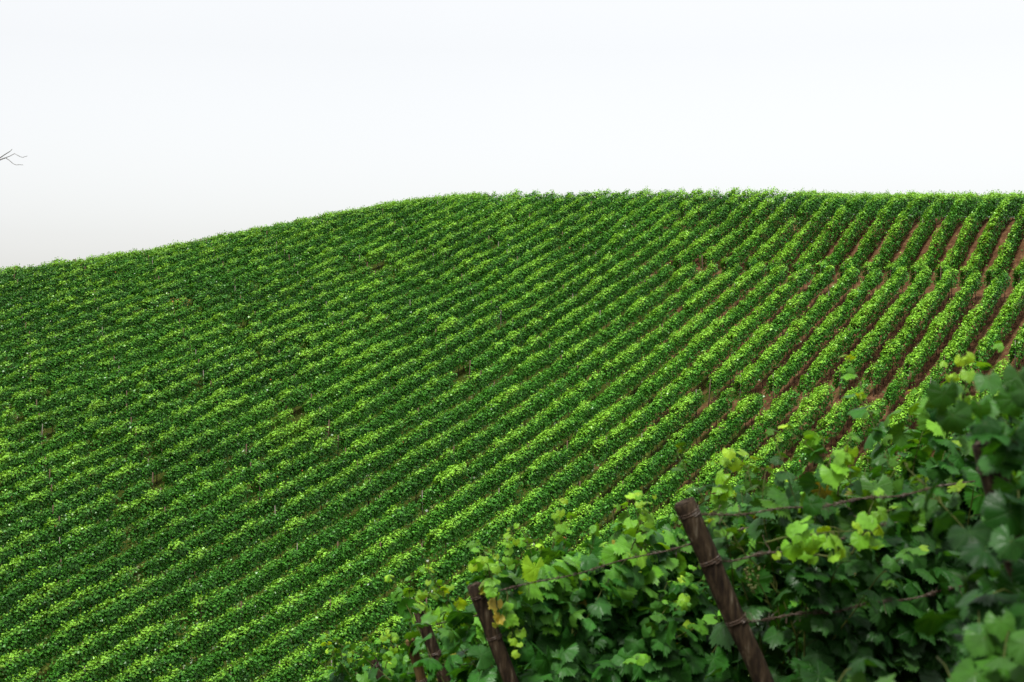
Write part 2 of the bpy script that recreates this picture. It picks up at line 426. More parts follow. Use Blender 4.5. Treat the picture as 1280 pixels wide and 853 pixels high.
    if trunks_seen:
        order = np.argsort(py)[:100]
        for q in range(n):
            if q in set(order.tolist()):
                o = obj('trunk', stem_me if q % 2 else stem_me2, root, (px[q] - org[0], py[q] - org[1], tz[q] - rz))
                o.rotation_euler = (r.normal(0, .06), r.normal(0, .06), r.uniform(0, 6))
        rest = [q for q in range(n) if q not in set(order.tolist())]
    else:
        rest = list(range(n))
    if rest:
        paths = [(np.array([[px[q], py[q], tz[q] - .1], [px[q] + .02, py[q], tz[q] + .4], [px[q], py[q] + .02, tz[q] + .95]]) - org, [.034, .03, .024]) for q in rest]
        o = obj('trunks', tube_mesh('trunks', paths, M_STEM, 4), root); o['kind'] = 'stuff'
    # trellis posts
    for q, lp in enumerate(np.arange(L[0] + .1, L[-1], 6.8)):
        lp = lp + r.normal(0, .1)
        x, y = D * NL + lp * DIR
        o = obj('post', stake_me if r.random() < .3 else post_me, root, (x - org[0], y - org[1], float(ground(x, y)) - rz + r.uniform(-.3, .0)))
        o.rotation_euler = (r.normal(0, .03), r.normal(0, .03), 0)
    return root

NROWS = 0
rows = []
for k in range(12, 60):
    D = k * SP
    L = np.arange(-60, 260, .25)
    X = D * NL[0] + L * DIR[0]; Y = D * NL[1] + L * DIR[1]
    ok = Y > 30; X, Y, L = X[ok], Y[ok], L[ok]
    t = X / Y; u = CX + F_ * t
    z = ground(X, Y) + CANOPY; v = CY - F_ * z / Y
    tc = np.clip(t, -.39, .39)
    ys = tab(YSKY, tc); vf = np.interp(u, VFU, VFV)
    use = (u > -70) & (u < 1350) & (v < vf + 75) & (Y < ys + np.interp(u, [590, 610, 1030, 1050], [22, 6.5, 6.5, 22]))
    if use.sum() < 12: continue
    yb1 = tab(YB1, tc); yb2 = tab(YB2, tc)
    g1 = (u > 842) & (np.abs(Y - yb1) < np.interp(u, [842, 1000, 1280], [.6, 1.2, 1.4])); g2 = (u > 850) & (np.abs(Y - yb2 - .6) < .55)
    blk = np.where((Y > yb1) , 3, np.where(Y > yb2, 2, 1))
    # a row is one thing between two paths; where no path crosses it, it runs on
    blk = np.where(g1 | g2, 0, blk)
    segs = []; cur = []
    for i in np.where(use)[0]:
        if blk[i] == 0:
            if len(cur) > 14: segs.append(cur)
            cur = []
        else: cur.append(i)
    if len(cur) > 14: segs.append(cur)
    for s in segs:
        mid = s[len(s) // 2]
        lab = int(blk[mid])
        rows.append((k, len(segs), lab, L[s[0]], L[s[-1]], float(u[mid]), float(Y[s[0]] ), s))
# rename blocks by real content
from collections import Counter, defaultdict
byk = defaultdict(list)
for rr_ in rows: byk[rr_[0]].append(rr_)
kinds = defaultdict(list)
for k, rs in byk.items():
    rs.sort(key=lambda q: q[3])
    for i, q in enumerate(rs):
        if len(rs) == 1: kind = 'long' if k > 24 else 'upper'
        elif i == len(rs) - 1 and q[2] == 3: kind = 'upper'
        elif q[2] == 1 or i == 0 and k > 26: kind = 'lower'
        else: kind = 'middle'
        kinds[kind].append(q)
DESC = {
 'long': 'unbroken vine row, {} from the top left skyline down the left slope',
 'upper': 'short vine row on the upper terrace below the skyline, {} from its right end',
 'middle': 'vine row with bare stems over reddish soil in mid-slope block, {} from its right end',
 'lower': 'leafy vine row below the lower path, {} from the foreground vines upward'}
for kind, qs in kinds.items():
    qs.sort(key=lambda q: q[0], reverse=(kind == 'long'))
    for i, q in enumerate(qs):
        make_block(q[0], {'long': 0, 'upper': 3, 'middle': 2, 'lower': 1}[kind], np.array([q[3], q[4]]), DESC[kind].format(ordinal(i + 1)))
print('rows', {k_: len(v_) for k_, v_ in kinds.items()})

# reddish dead vine on the left slope
def dead_vine():
    p = plan(225, 366); z = float(ground(p[0], p[1])); r = np.random.default_rng(4)
    root = empty('withered_vine', (p[0], p[1], z)); tag(root, 'small withered vine with rust-red leaves among the green rows', 'vine')
    n = 170; P = np.stack([r.normal(0, .36, n), r.normal(0, .22, n), r.uniform(.35, 1.5, n)], -1)
    tint = np.array([.26, .085, .03]) * r.uniform(.5, 1.3, (n, 1)) + r.random((n, 1)) ** 3 * np.array([.02, .12, .0])
    V, C = leaf_quads(P, norm(P - np.array([0, .8, .2])), r.uniform(.09, .16, n), tint, r)
    obj('foliage', mesh_np('foliage', V, np.arange(len(V)), 4, M_FAR, cols=C), root)
    obj('trunk', stem_me, root)
dead_vine()

# weeds between the rows: nobody could count them
def weeds():
    r = np.random.default_rng(8); n = 260000
    t = r.uniform(-.38, .38, n); Y = 62 + 90 * r.random(n) ** 1.2; X = t * Y
    dens = np.clip((30 - X) / 30, .12, 1) * np.clip((vnoise(X, Y, 2.4, 5) - .25) * 2.2, 0, 1)
    ys = tab(YSKY, t); k_ = r.random(n) < dens * .4; k_ &= Y < ys + 5
    X, Y = X[k_], Y[k_]; n = len(X)
    Dd = (X * NL[0] + Y * NL[1]) / SP; off = Dd - np.round(Dd)
    k2 = np.abs(off) > .12; X, Y = X[k2], Y[k2]; n = len(X)
    h = r.uniform(.05, .22, n); Z = ground(X, Y) + h * .45
    P = np.stack([X, Y, Z], -1)
    c = np.array([.035, .075, .009]) * r.uniform(.6, 1.5, (n, 1)) + (r.random((n, 1)) < .3) * np.array([.05, .03, .008])
    V, C = leaf_quads(P, np.tile([0, -.5, .8], (n, 1)), h, c, r)
    o = obj('weeds', mesh_np('weeds', V, np.arange(len(V)), 4, M_FAR, cols=C)); tag(o, 'low green and straw-coloured weeds between the vine rows', 'weeds', kind='stuff')
weeds()

# ------------------------------------------------------------------ foreground vines
def leaf_template(seed):
    """a five-lobed toothed vine leaf, petiole at the origin, tip along +y, unit radius"""
    r = np.random.default_rng(seed)
    n = 60
    ang = np.linspace(-math.pi, math.pi, n, endpoint=False) + math.pi / n     # 0 = tip
    A = math.radians(52)
    lob = np.zeros(n)
    for c, amp, wd in ((0, 1.0, .50), (A, .90, .46), (-A, .90, .46), (2 * A, .76, .50), (-2 * A, .76, .50)):
        c = c + r.normal(0, .03); amp = amp * (1 + r.normal(0, .04))
        lob = np.maximum(lob, amp * np.exp(-((ang - c) / wd) ** 2 * .95))
    rad = np.maximum(lob, .74 * (np.abs(ang) < 2.6) + .05)
    rad = np.where(np.abs(ang) > 2.72, .30, rad)
    teeth = np.where(np.arange(n) % 2 == 0, 1.065, .92)
    rad = rad * teeth * (1 + r.normal(0, .015, n))
    pts = [np.zeros((1, 2))]
    for s in (.34, .7, 1.0):
        rr = rad if s == 1 else (rad * .55 + .45 * .62) * s if s < .5 else (rad * .85 + .09) * s
        pts.append(np.stack([np.sin(ang) * rr, np.cos(ang) * rr], -1))
    p = np.concatenate(pts)
    F, S = [], []
    for j in range(n):
        F += [0, 1 + (j + 1) % n, 1 + j]; S.append(3)
    for ring in range(2):
        a = 1 + ring * n; b = a + n
        for j in range(n):
            F += [a + j, a + (j + 1) % n, b + (j + 1) % n, b + j]; S.append(4)
    rr = np.hypot(p[:, 0], p[:, 1]); an = np.arctan2(p[:, 0], p[:, 1])
    # pleats between the veins, drooping margin
    ple = -np.cos(an * 2 * math.pi / A) * .026 * rr
    z = ple - .22 * rr ** 2 * (1 + .5 * r.normal()) - .16 * np.abs(p[:, 0]) * r.uniform(-.6, 1.3) + .05 * np.sin(p[:, 0] * 5 + r.uniform(0, 6)) * rr + .06 * np.sin(p[:, 1] * 6 + r.uniform(0, 6)) * rr
    v = np.stack([p[:, 0], p[:, 1], z], -1)
    return v, np.array(F), np.array(S), p
TEMPL = [leaf_template(s) for s in range(12)]

FD = np.array([.006, .032, .006]); FM = np.array([.019, .088, .008]); FL = np.array([.085, .220, .012]); FY = np.array([.20, .32, .015])

class Leaves:
    def __init__(s): s.items = []
    def add(s, P, nrm, tip, size, tint): s.items.append((P, nrm, tip, size, tint))
    def build(s, name, parent, origin, r):
        V, F, S, U, C = [], [], [], [], []; base = 0
        for (P, nrm, tip, size, tint) in s.items:
            tv, tf, ts, tu = TEMPL[r.integers(len(TEMPL))]
            nrm = nrm / np.linalg.norm(nrm); y = tip - nrm * (tip @ nrm); y = y / max(np.linalg.norm(y), 1e-6); x = np.cross(y, nrm)
            m = np.stack([x * r.choice([-1, 1]), y, nrm], 0)
            z = tv.copy(); z[:, 2] *= r.uniform(.5, 1.7)
            V.append(z @ m * size + (P - origin)); F.append(tf + base); S.append(ts); U.append(tu); base += len(tv)
            cc = np.tile(tint, (len(tv), 1)); C.append(cc)
        if not V: return
        me = mesh_np(name, np.concatenate(V), np.concatenate(F), np.concatenate(S), M_NEAR, cols=np.concatenate(C), uvs=np.concatenate(U), smooth=True)
        return obj(name, me, parent)

HD = math.radians(50); FDIR = np.array([math.sin(HD), math.cos(HD), 0.0]); FN = np.array([math.cos(HD), -math.sin(HD), 0.0])   # FN faces the camera side

def grapevine(x, y, label, seed, top=1.75, half=.7, thick=.28, nsh=26, nfill=330, low=.55, young=.25, lean=0, bright=1.0, topz=None, size=(.048, .085), trunkz=True):
    r = np.random.default_rng(seed)
    gz = float(ground(x, y)); org = np.array([x, y, gz])
    root = empty('grapevine', (x, y, gz)); tag(root, label, 'grapevine', 'grapevines in the foreground')
    lv = Leaves(); canes = []; pet = canes
    base = org + np.array([0, 0, 0])
    tk = [base + np.array([0, 0, -.1])]
    for q in range(1, 7): tk.append(base + np.array([.04 * math.sin(q * 1.7 + seed), .04 * math.cos(q * 2.1 + seed), q * .15]))
    obj('trunk', tube_mesh('trunk', [(np.array(tk) - org, np.linspace(.034, .022, 7) * (1 + .12 * r.normal(size=7)))], M_BARK, 9), root)
    # shoots
    def leaf_at(P, out, s, agev_light, droopy=1.0):
        nrm = out * r.uniform(.25, 1.0) + np.array([0, 0, r.uniform(.25, 1.1)]) + r.normal(0, .38, 3)
        tip = np.array([0, 0, -1.0]) * droopy + out * .55 + r.normal(0, .45, 3)
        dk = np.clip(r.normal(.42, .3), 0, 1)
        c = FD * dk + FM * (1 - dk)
        if agev_light > .5:
            a = min(1, (agev_light - .5) / .35); c = c * (1 - a) + FL * a
        if agev_light > .8:
            a = min(1, (agev_light - .8) / .14); c = c * (1 - a) + FY * a
        if r.random() < .006: c = np.array([.12, .11, .012])
        if r.random() < .0002: c = np.array([.12, .03, .01])
        lv.add(P, nrm, tip, s, c * bright * r.uniform(.8, 1.2))
    for q in range(nsh):
        a0 = r.uniform(-half, half); side = r.choice([-1, 1]) * r.uniform(.1, 1)
        p = base + FDIR * a0 + FN * (side * .08) + np.array([0, 0, low + .15 * r.random()])
        Ltot = (top - low) * r.uniform(.8, 1.04); ns = 14
        d = norm(np.array([0, 0, 1.0]) + FN * side * .22 + FDIR * r.normal(0, .16)); pts = [p.copy()]
        for j in range(ns):
            d = norm(d + r.normal(0, .10, 3) + np.array([0, 0, -.02]) * j / 6 + FN * side * .02)
            p = p + d * Ltot / ns * 1.05; pts.append(p.copy())
            f = (j + 1) / ns
            if f < .2: continue
            reps = 1 if f < .85 else 2
            for e_ in range(reps):
                out = norm(FN * side * 1.0 * r.uniform(.2, 1) + FDIR * r.normal(0, .6) + np.array([0, 0, .1]))
                pl = r.uniform(.04, .10) * (1.15 - .75 * f); Pq = p + out * pl + np.array([0, 0, .01])
                s = r.uniform(*size) * (1.05 if f < .7 else max(.36, 1.05 - (f - .7) * 2.2))
                pet.append((np.array([p, p + out * pl * .5 + np.array([0, 0, .012]), Pq]) - org, .0016))
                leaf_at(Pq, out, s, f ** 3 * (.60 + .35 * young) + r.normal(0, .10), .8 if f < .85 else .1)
        canes.append((np.array(pts) - org, np.linspace(.0048, .0014, len(pts))))
    # the dense wall of leaves
    for q in range(nfill):
        a0 = np.clip(r.normal(0, half * .62), -half * 1.25, half * 1.25); h = low - .35 + (top - low + .27) * r.random() ** .7
        sd = 1 if r.random() < .78 else -1
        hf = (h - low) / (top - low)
        w_ = thick * (1.05 - .55 * max(hf, 0) ** 2.5) * (1 + .25 * math.sin(a0 * 7 + seed) + .2 * math.sin(h * 9 + seed * 2))
        P = base + FDIR * a0 + FN * sd * w_ * (1 - abs(r.normal(0, .22))) + np.array([0, 0, h])
        out = FN * sd
        leaf_at(P, out, r.uniform(*size), .16 + .50 * max(hf, 0) ** 2.2 + r.normal(0, .13))  # upper leaves lighter: young growth, and the lit top edge painted into the tint
    lv.build('foliage', root, org, r)
    obj('canes', tube_mesh('canes', canes, M_CANE, 4), root)
    return root, org, r

POSTS = [  # x, y, top z, diameter, lean, length, material, label
 (1.02, 3.05, -.22, .066, .30, 1.7, 'p', 'dark blurred post half hidden in the leaves at the right edge'),
 (.57, 4.7, -.535, .068, .42, 1.75, 'p', 'large brown wooden post with twisted wires leaning left, tallest in view'),
 (-.17, 6.4, -1.10, .066, .36, 1.75, 'p', 'dark brown slanting post between two leafy vines, second largest'),
 (-.515, 7.9, -1.50, .068, .34, 1.6, 'p', 'slanting brown post with a scrap of red tape at its top'),
 (-.61, 8.5, -1.79, .062, .27, 1.5, 'g', 'short yellowish-brown post just left of the red-taped post'),
 (-1.08, 11., -2.46, .062, .38, 1.5, 'p', 'small brown post among lower left vine leaves, right of the smallest post'),
 (-1.34, 12.4, -2.90, .066, .36, 1.5, 'p', 'smallest brown post at the far lower end of the foreground row'),
]
PO = []
for i, (x, y, zt, dia, lean, ln, mt, lab) in enumerate(POSTS):
    r = np.random.default_rng(50 + i)
    top = np.array([x, y, zt]); dx = math.tan(lean)
    dirv = norm(np.array([dx, dx * .25 * 0 + .10, -1.0]))
    gz = float(ground(x + dx * 1.4, y)) ; n = 12
    pts = [top + dirv * ln * q / (n - 1) * 1.25 for q in range(n)]
    foot = pts[-1]
    root = empty('trellis_post', tuple(foot)); tag(root, lab, 'post', 'leaning wooden end posts of the vine rows')
    P = np.array(pts)[::-1] - foot; P[1:-1] += r.normal(0, .0025, (n - 2, 3))
    rad = dia / 2 * (1 + r.normal(0, .025, n)); 
    P = np.concatenate([P, [P[-1] - dirv * .004, P[-1] - dirv * .007]]); rad = np.concatenate([rad, [rad[-1] * .93, rad[-1] * .6]])
    nv = 40; ii = np.linspace(0, len(P) - 1, nv); P2_ = np.stack([np.interp(ii, np.arange(len(P)), P[:, c_]) for c_ in range(3)], 1); rad2 = np.interp(ii, np.arange(len(P)), rad)
    P2_[-2:] = P[-2:]; rad2[-2:] = rad[-2:]; P2_[-3] = P[-3]; rad2[-3] = rad[-3]
    vv_, ff_, ss_ = tubes([(P2_, rad2)], 28)
    g_ = r.normal(0, .035, 28); ring_ = vv_.reshape(nv, 28, 3); cen = ring_.mean(1, keepdims=True)
    k2_ = 1 + g_[None, :, None] + r.normal(0, .012, (nv, 28, 1)) + .03 * np.sin(np.linspace(0, 9, nv) + i)[:, None, None]
    if True: ring_ = cen + (ring_ - cen) * k2_
    ring_[-3:, :, 2] += r.normal(0, .0025, (1, 28))
    me = mesh_np('pole', ring_.reshape(-1, 3), ff_, ss_, M_POST if mt == 'p' else M_POSTG, smooth=True)
    obj('pole', me, root)
    PO.append((top, dirv, dia / 2))
    # wire twisted round the head
    rings = []
    for sd in ((.035, .21, .43) if i == 1 else (.05, .25)):
        c = top + dirv * sd; th = np.linspace(0, 2 * math.pi * 2.2, 40)
        a = norm(np.cross(dirv, [0, 1, 0])); b = np.cross(dirv, a)
        pr = np.array([c + (a * math.cos(q) + b * math.sin(q)) * (dia / 2 + .0025) + dirv * (.004 * q / 3 - .006) for q in th]) - foot
        obj('wire_wrap', tube_mesh('wire_wrap', [(pr, .0018)], M_WIRE, 5), root)
    if i == 3:
        tp = []; th = np.linspace(-2.2, .8, 16)
        a = norm(np.cross(dirv, [0, 1, 0])); b = np.cross(dirv, a); V = []
        for q in th:
            for sd in (.012, .06): V.append(top + dirv * (sd + .006 * math.sin(q * 3)) + (a * math.cos(q) + b * math.sin(q)) * (dia / 2 + .003) - foot)
        F = []
        for q in range(15): F += [q * 2, q * 2 + 1, q * 2 + 3, q * 2 + 2]
        me = mesh_np('red_tape', np.array(V), np.array(F), 4, M_RED, smooth=True)
        tag(obj('tape', me, root), 'red tape scrap')
        # wire wrap stays below

# trellis wires, two rusty strands twisted together with dry tendrils
def wire(p0, p1, label, seed, sag=.02, tend=22):
    r = np.random.default_rng(seed)
    p0 = np.array(p0, float); p1 = np.array(p1, float); Lw = np.linalg.norm(p1 - p0); n = int(Lw / .008)
    s = np.linspace(0, 1, n); c = p0[None] * (1 - s[:, None]) + p1[None] * s[:, None]; c[:, 2] -= sag * 4 * s * (1 - s)
    c += np.stack([.004 * np.sin(s * 17 + seed), .004 * np.cos(s * 13), .005 * np.sin(s * 23 + seed)], -1)
    d = norm(p1 - p0); a = norm(np.cross(d, [0, 0, 1.0])); b = np.cross(d, a)
    org = p0
    paths = []
    for ph in (0, math.pi):
        th = s * Lw / .035 * math.pi + ph
        paths.append((c + .0028 * (np.cos(th)[:, None] * a + np.sin(th)[:, None] * b) - org, .0019))
    for q in range(tend):
        i = r.integers(4, n - 4); rr_ = r.uniform(.004, .009); turns = r.uniform(1, 3); m = int(14 * turns)
        th = np.linspace(0, 2 * math.pi * turns, m)
        pts = c[i] + (np.cos(th)[:, None] * a + np.sin(th)[:, None] * b) * rr_ + d[None] * (th[:, None] * .0016)
        tail = pts[-1] + np.cumsum(np.tile(r.normal(0, .006, 3), (4, 1)) + r.normal(0, .002, (4, 3)), 0)
        paths.append((np.concatenate([pts, tail]) - org, .0011))
    o = obj('trellis_wire', tube_mesh('trellis_wire', paths, M_WIRE, 5), None, tuple(org)); tag(o, label, 'wire', 'rusty trellis wires')

def along(p, a, dz=0, out=0):
    return p + FDIR * a + FN * out + np.array([0, 0, dz])
T1, d1, _ = PO[1]
wire(T1 + d1 * .05, along(T1, 1.25, .02, .30), 'rusty twisted wire running right from the top of the large leaning post', 1)
wire(T1 + d1 * .22, along(T1, .9, -.10, .22), 'second rusty wire from the top of the large leaning post', 2, tend=14)
wire(T1 + d1 * .44, along(T1, 1.35, -.34, .36), 'third rusty wire, low on the large leaning post', 3, tend=26)
wire(T1 + d1 * .95, along(T1, 1.8, -.62, .40), 'lowest rusty wire behind the large post, close to the bottom of the view', 4, tend=10)
T2, d2, _ = PO[2]
wire(T2 + d2 * .05, along(T2, 2.1, .22, .26), 'rusty wire from the second largest post into its leaves', 5)
T3, d3, _ = PO[3]
wire(T3 + d3 * .10, along(T3, 1.4, .12, .18), 'thin rusty wire from the red-taped post into the leaves', 6, tend=8)

VINES = [ # post index, offset along, label, kwargs (low bright paints interior shade into the leaves)
 (0, -.12, 'blurred near grapevine whose dark leaves wrap the post at the right edge', dict(size=(.038, .060), top=1.62, half=.34, nsh=14, nfill=420, young=.0, bright=.6, fwd=.24)),
 (0, .55, 'near grapevine with big soft leaves against the hillside at the right edge', dict(size=(.038, .060), bright=.9, top=1.50, half=.42, nsh=22, nfill=420, young=.3)),
 (0, 1.35, 'near grapevine mostly cut off by the right edge', dict(size=(.038, .060), top=1.42, half=.5, nsh=22, nfill=420, young=.3)),
 (1, .80, 'dark leafy grapevine just right of the large leaning post', dict(bright=.8, top=1.66, half=.58, nsh=28, nfill=900, young=.5)),
 (1, 1.75, 'grapevine with bright yellow-green shoot tips right of the dark leafy one', dict(bright=1.2, top=1.82, half=.65, nsh=30, nfill=900, young=.6)),
 (1, 2.8, 'grapevine behind the near right vines, its top against the hillside', dict(bright=1.2, top=1.85, half=.7, nsh=28, nfill=700, young=.5)),
 (2, .52, 'bushy grapevine with large leaves right of the second largest post', dict(size=(.058, .098), bright=1.3, top=1.86, half=.46, nsh=34, nfill=900, young=.55)),
 (2, 1.35, 'grapevine with yellow shoots directly behind the large leaning post top', dict(size=(.058, .098), bright=1.3, top=1.80, half=.6, nsh=30, nfill=800, young=.6)),
 (2, 2.5, 'grapevine half hidden behind the leaves right of the large post', dict(top=1.80, half=.7, nsh=28, nfill=700, young=.5)),
 (3, .52, 'small grapevine between the red-taped post and the second largest post', dict(bright=1.3, top=1.75, half=.42, nsh=24, nfill=520, young=.5)),
 (3, 1.4, 'grapevine showing through behind the second largest post', dict(bright=1.3, top=1.6, half=.6, nsh=22, nfill=480, young=.5)),
 (5, .2, 'loose light green grapevine left of the yellowish-brown post', dict(bright=1.3, top=1.72, half=.42, nsh=20, nfill=330, young=.6)),
 (5, 1.1, 'pale grapevine behind the yellowish-brown post', dict(bright=1.3, top=1.6, half=.55, nsh=18, nfill=330, young=.6)),
 (6, .05, 'farthest and smallest foreground grapevine at the lower left end', dict(bright=1.3, top=1.68, half=.38, nsh=18, nfill=260, young=.7)),
]
vroots = []
for i, (pi, a, lab, kw) in enumerate(VINES):
    top, dv, _ = PO[pi]
    fw = kw.pop('fwd', None)
    p = along(top + dv * .9, a, 0, {1: -.22, 2: -.38, 3: -.52, 5: -.45, 6: -.42}.get(pi, 0))
    if pi == 0: p = along(top + dv * .4, a, 0, -.1 if fw is None else fw)
    vroots.append(grapevine(float(p[0]), float(p[1]), lab, 200 + i, **kw))

# unripe grape bunches
def bunch(parent, org, P, seed):
    r = np.random.default_rng(seed); me = bpy.data.meshes.new('grape_bunch')
    V, F = [], []
    u = np.linspace(0, math.pi, 6); w_ = np.linspace(0, 2 * math.pi, 8, endpoint=False)
    S = []
    base = 0
    for q in range(24):
        h = r.random(); rr_ = .026 * (1 - h * .75)
        c = np.array([r.normal(0, 1), r.normal(0, 1), 0]); c = c / np.linalg.norm(c) * rr_; c[2] = -h * .09
        rad = .0048 * r.uniform(.8, 1.2)
        sp = np.array([[math.sin(a) * math.cos(b), math.sin(a) * math.sin(b), math.cos(a)] for a in u for b in w_]) * rad + c + P - org
        V.append(sp)
        for a in range(5):
            for b in range(8): F += [base + a * 8 + b, base + a * 8 + (b + 1) % 8, base + (a + 1) * 8 + (b + 1) % 8, base + (a + 1) * 8 + b]; S.append(4)
        base += 48
    obj('grape_bunch', mesh_np('grape_bunch', np.concatenate(V), np.array(F), np.array(S), M_GRAPE, smooth=True), parent)
rt, og, _ = vroots[3]
bunch(rt, og, along(T1, .20, -.22, .12), 3)

# bright young shoots, each a part of the vine it grows from (photo survey u, v, depth, size, leaves, yellowness)
def sprig(vi, u, v, Y, ext, n, sz, yel, seed, d=(.2, 0, 1.0)):
    root, org, _ = vroots[vi]; r = np.random.default_rng(seed)
    c = np.array([(u - CX) * Y / F_, Y, (CY - v) * Y / F_]); d = norm(np.array(d, float))
    lv = Leaves(); pts = []; p = c - d * ext * 1.6; k_ = 12
    for j in range(k_ + 6):
        pts.append(p.copy()); p = p + norm(d + r.normal(0, .22, 3)) * ext * 2.2 / (k_ + 6)
    paths = [(np.array(pts) - org, np.linspace(.0035, .0012, len(pts)))]
    for q in range(n):
        f = (q + 1) / n; b = pts[int(4 + f * (len(pts) - 5))]
        out = norm(r.normal(0, 1, 3) + np.array([0, -.6, .1])); P = b + out * ext * r.uniform(.15, .55)
        paths.append((np.array([b, (b + P) / 2 + [0, 0, .008], P]) - org, .0014))
        s_ = sz * .78 * (1.1 - .55 * f) * r.uniform(.7, 1.15)
        yq = .85 * yel * f ** 2; col = FL * 1.1 * (1 - yq) + FY * yq if yel <= 1 else np.array([.38, .20, .03]) * r.uniform(.6, 1.1) + r.random() * np.array([-.1, .12, 0])
        lv.add(P, norm(out * .5 + np.array([-.1, -.5, .55]) + r.normal(0, .3, 3)), np.array([0, -.1, -1.0]) + r.normal(0, .45, 3), s_, np.maximum(col, .01) * r.uniform(.85, 1.15))
    me = obj('young_shoot', tube_mesh('young_shoot', paths, M_CANE, 4), root)
    lv.build('shoot_leaves', me, org, r)
    if yel > 1: me['label'] = 'shoot with yellow and orange leaves'
sprig(3, 1045, 668, 4.45, .14, 15, .062, .8, 1, (1, .1, .1))
sprig(3, 985, 690, 4.6, .08, 7, .04, 1, 2, (-1, .1, .1))
sprig(3, 1090, 640, 4.3, .09, 7, .06, .3, 3, (.5, 0, 1))
sprig(7, 908, 575, 6.6, .13, 8, .085, 1, 4)
sprig(2, 1212, 462, 4.0, .10, 9, .045, 1, 7)
sprig(6, 612, 705, 6.3, .13, 10, .065, .9, 9, (-.2, 0, 1))
sprig(6, 640, 670, 6.5, .10, 9, .04, 1, 10)
sprig(6, 700, 640, 6.6, .11, 10, .05, 1, 11)
sprig(7, 800, 630, 6.7, .14, 12, .055, 1, 13)
sprig(6, 622, 768, 6.35, .12, 9, .06, 2, 16, (.2, 0, -1))
sprig(6, 645, 800, 6.4, .14, 10, .055, 1, 17, (.2, 0, -1))
sprig(9, 532, 735, 7.9, .13, 10, .07, .8, 18)
sprig(9, 560, 745, 8.0, .12, 8, .07, .5, 19)
sprig(11, 490, 795, 10.8, .16, 10, .07, .9, 20)
sprig(13, 432, 815, 12.2, .16, 10, .075, .8, 21)
sprig(1, 1060, 560, 4.6, .10, 6, .07, .5, 22)

# leaves hanging in front of the near post and along the lower edge, parts of the near vines
def cluster(vi, u0, u1, v0, v1, Y0, Y1, n, sz, light, seed):
    root, org, _ = vroots[vi]; r = np.random.default_rng(seed); lv = Leaves(); paths = []
    for q in range(n):
        Y = r.uniform(Y0, Y1); P = np.array([(r.uniform(u0, u1) - CX) * Y / F_, Y, (CY - r.uniform(v0, v1)) * Y / F_])
        dk = np.clip(r.normal(.5, .3), 0, 1); c = (FD * dk + FM * (1 - dk)) * (1 - light) + FL * light
        b = P + np.array([.03, .06, -.02]) + r.normal(0, .02, 3)
        paths.append((np.array([b, (b + P) / 2 + [0, 0, .01], P]) - org, .0015))
        lv.add(P, norm(np.array([-.15, -.55, .5]) + r.normal(0, .4, 3)), np.array([-.1, -.1, -1.0]) + r.normal(0, .45, 3), sz * r.uniform(.7, 1.2), c * r.uniform(.8, 1.2))
    me = obj('side_shoot', tube_mesh('side_shoot', paths, M_CANE, 4), root); lv.build('shoot_leaves', me, org, r)
cluster(0, 1215, 1310, 640, 880, 2.6, 2.85, 34, .060, .0, 61)
cluster(0, 1225, 1320, 560, 660, 2.7, 2.9, 12, .058, .0, 62)
cluster(0, 1170, 1300, 470, 520, 2.75, 3.0, 14, .038, .1, 63)
cluster(0, 1195, 1300, 770, 880, 2.5, 2.6, 11, .048, .22, 64)
cluster(0, 1222, 1275, 528, 556, 2.75, 2.85, 6, .05, .0, 66)
cluster(0, 1010, 1200, 852, 880, 2.5, 2.9, 14, .055, .35, 65)

# ------------------------------------------------------------------ bare tree whose twig tips reach in at the left
def bare_tree():
    bx, by = -7.0, 15.0; gz = float(ground(bx, by)); r = np.random.default_rng(12); org = np.array([bx, by, gz])
    root = empty('bare_tree', (bx, by, gz)); tag(root, 'leafless tree whose thin forked twig tip reaches in at the left edge', 'tree')
    zt = 1.9 - gz
    tp = np.array([[0, 0, -.3], [.05, 0, 1.5], [-.05, .1, 3], [.1, 0, 4.6], [.15, .05, zt - .6]])
    obj('trunk', tube_mesh('trunk', [(tp, [.14, .12, .10, .07, .04])], M_TWIG, 10), root)
    br = []
    for q in range(14):
        h = r.uniform(2.5, zt - .8); a = r.uniform(math.pi * .35, math.pi * 1.75); p = np.array([0.05, 0, h]); d = np.array([math.cos(a), math.sin(a), .7]); pts = [p]
        for j in range(8): d = norm(d + r.normal(0, .14, 3)); p = p + d * .2; pts.append(p)
        br.append((np.array(pts), np.linspace(.03, .004, 9)))
        for s in range(3):
            b0 = pts[3 + s]; d2_ = norm(d + r.normal(0, .5, 3)); br.append((np.array([b0, b0 + d2_ * .25, b0 + d2_ * .5 + r.normal(0, .05, 3)]), [.009, .006, .003]))
    # the limb that reaches toward the view; its tips as surveyed at this depth
    k_ = by / F_
    def s(u, v, dy=0): return np.array([(u - CX) * k_, by + dy, (CY - v) * k_]) - org
    j0 = np.array([.14, .04, zt - .9])
    br.append((np.array([j0, s(-70, 232), s(-40, 214), s(-12, 203), s(0, 200), s(6.5, 197.5)]), [.032, .022, .014, .008, .006, .0055]))
    br.append((np.array([s(6.5, 197.5), s(12, 195.5), s(18, 192.2), s(24, 195.5), s(28, 197), s(34, 195.2)]), [.0036, .0033, .003, .0028, .0026, .002]))
    br.append((np.array([s(6.5, 197.5, .02), s(12, 201), s(16, 204.5), s(20, 206.5), s(24, 206), s(29, 206.4)]), [.0034, .003, .003, .0028, .0026, .002]))
    br.append((np.array([s(-12, 203), s(0, 197.5), s(5, 194), s(9, 191.5), s(13, 189), s(15, 186.5)]), [.006, .005, .0045, .0042, .0035, .002]))
    obj('branches', tube_mesh('branches', br, M_TWIG, 6), root)
bare_tree()

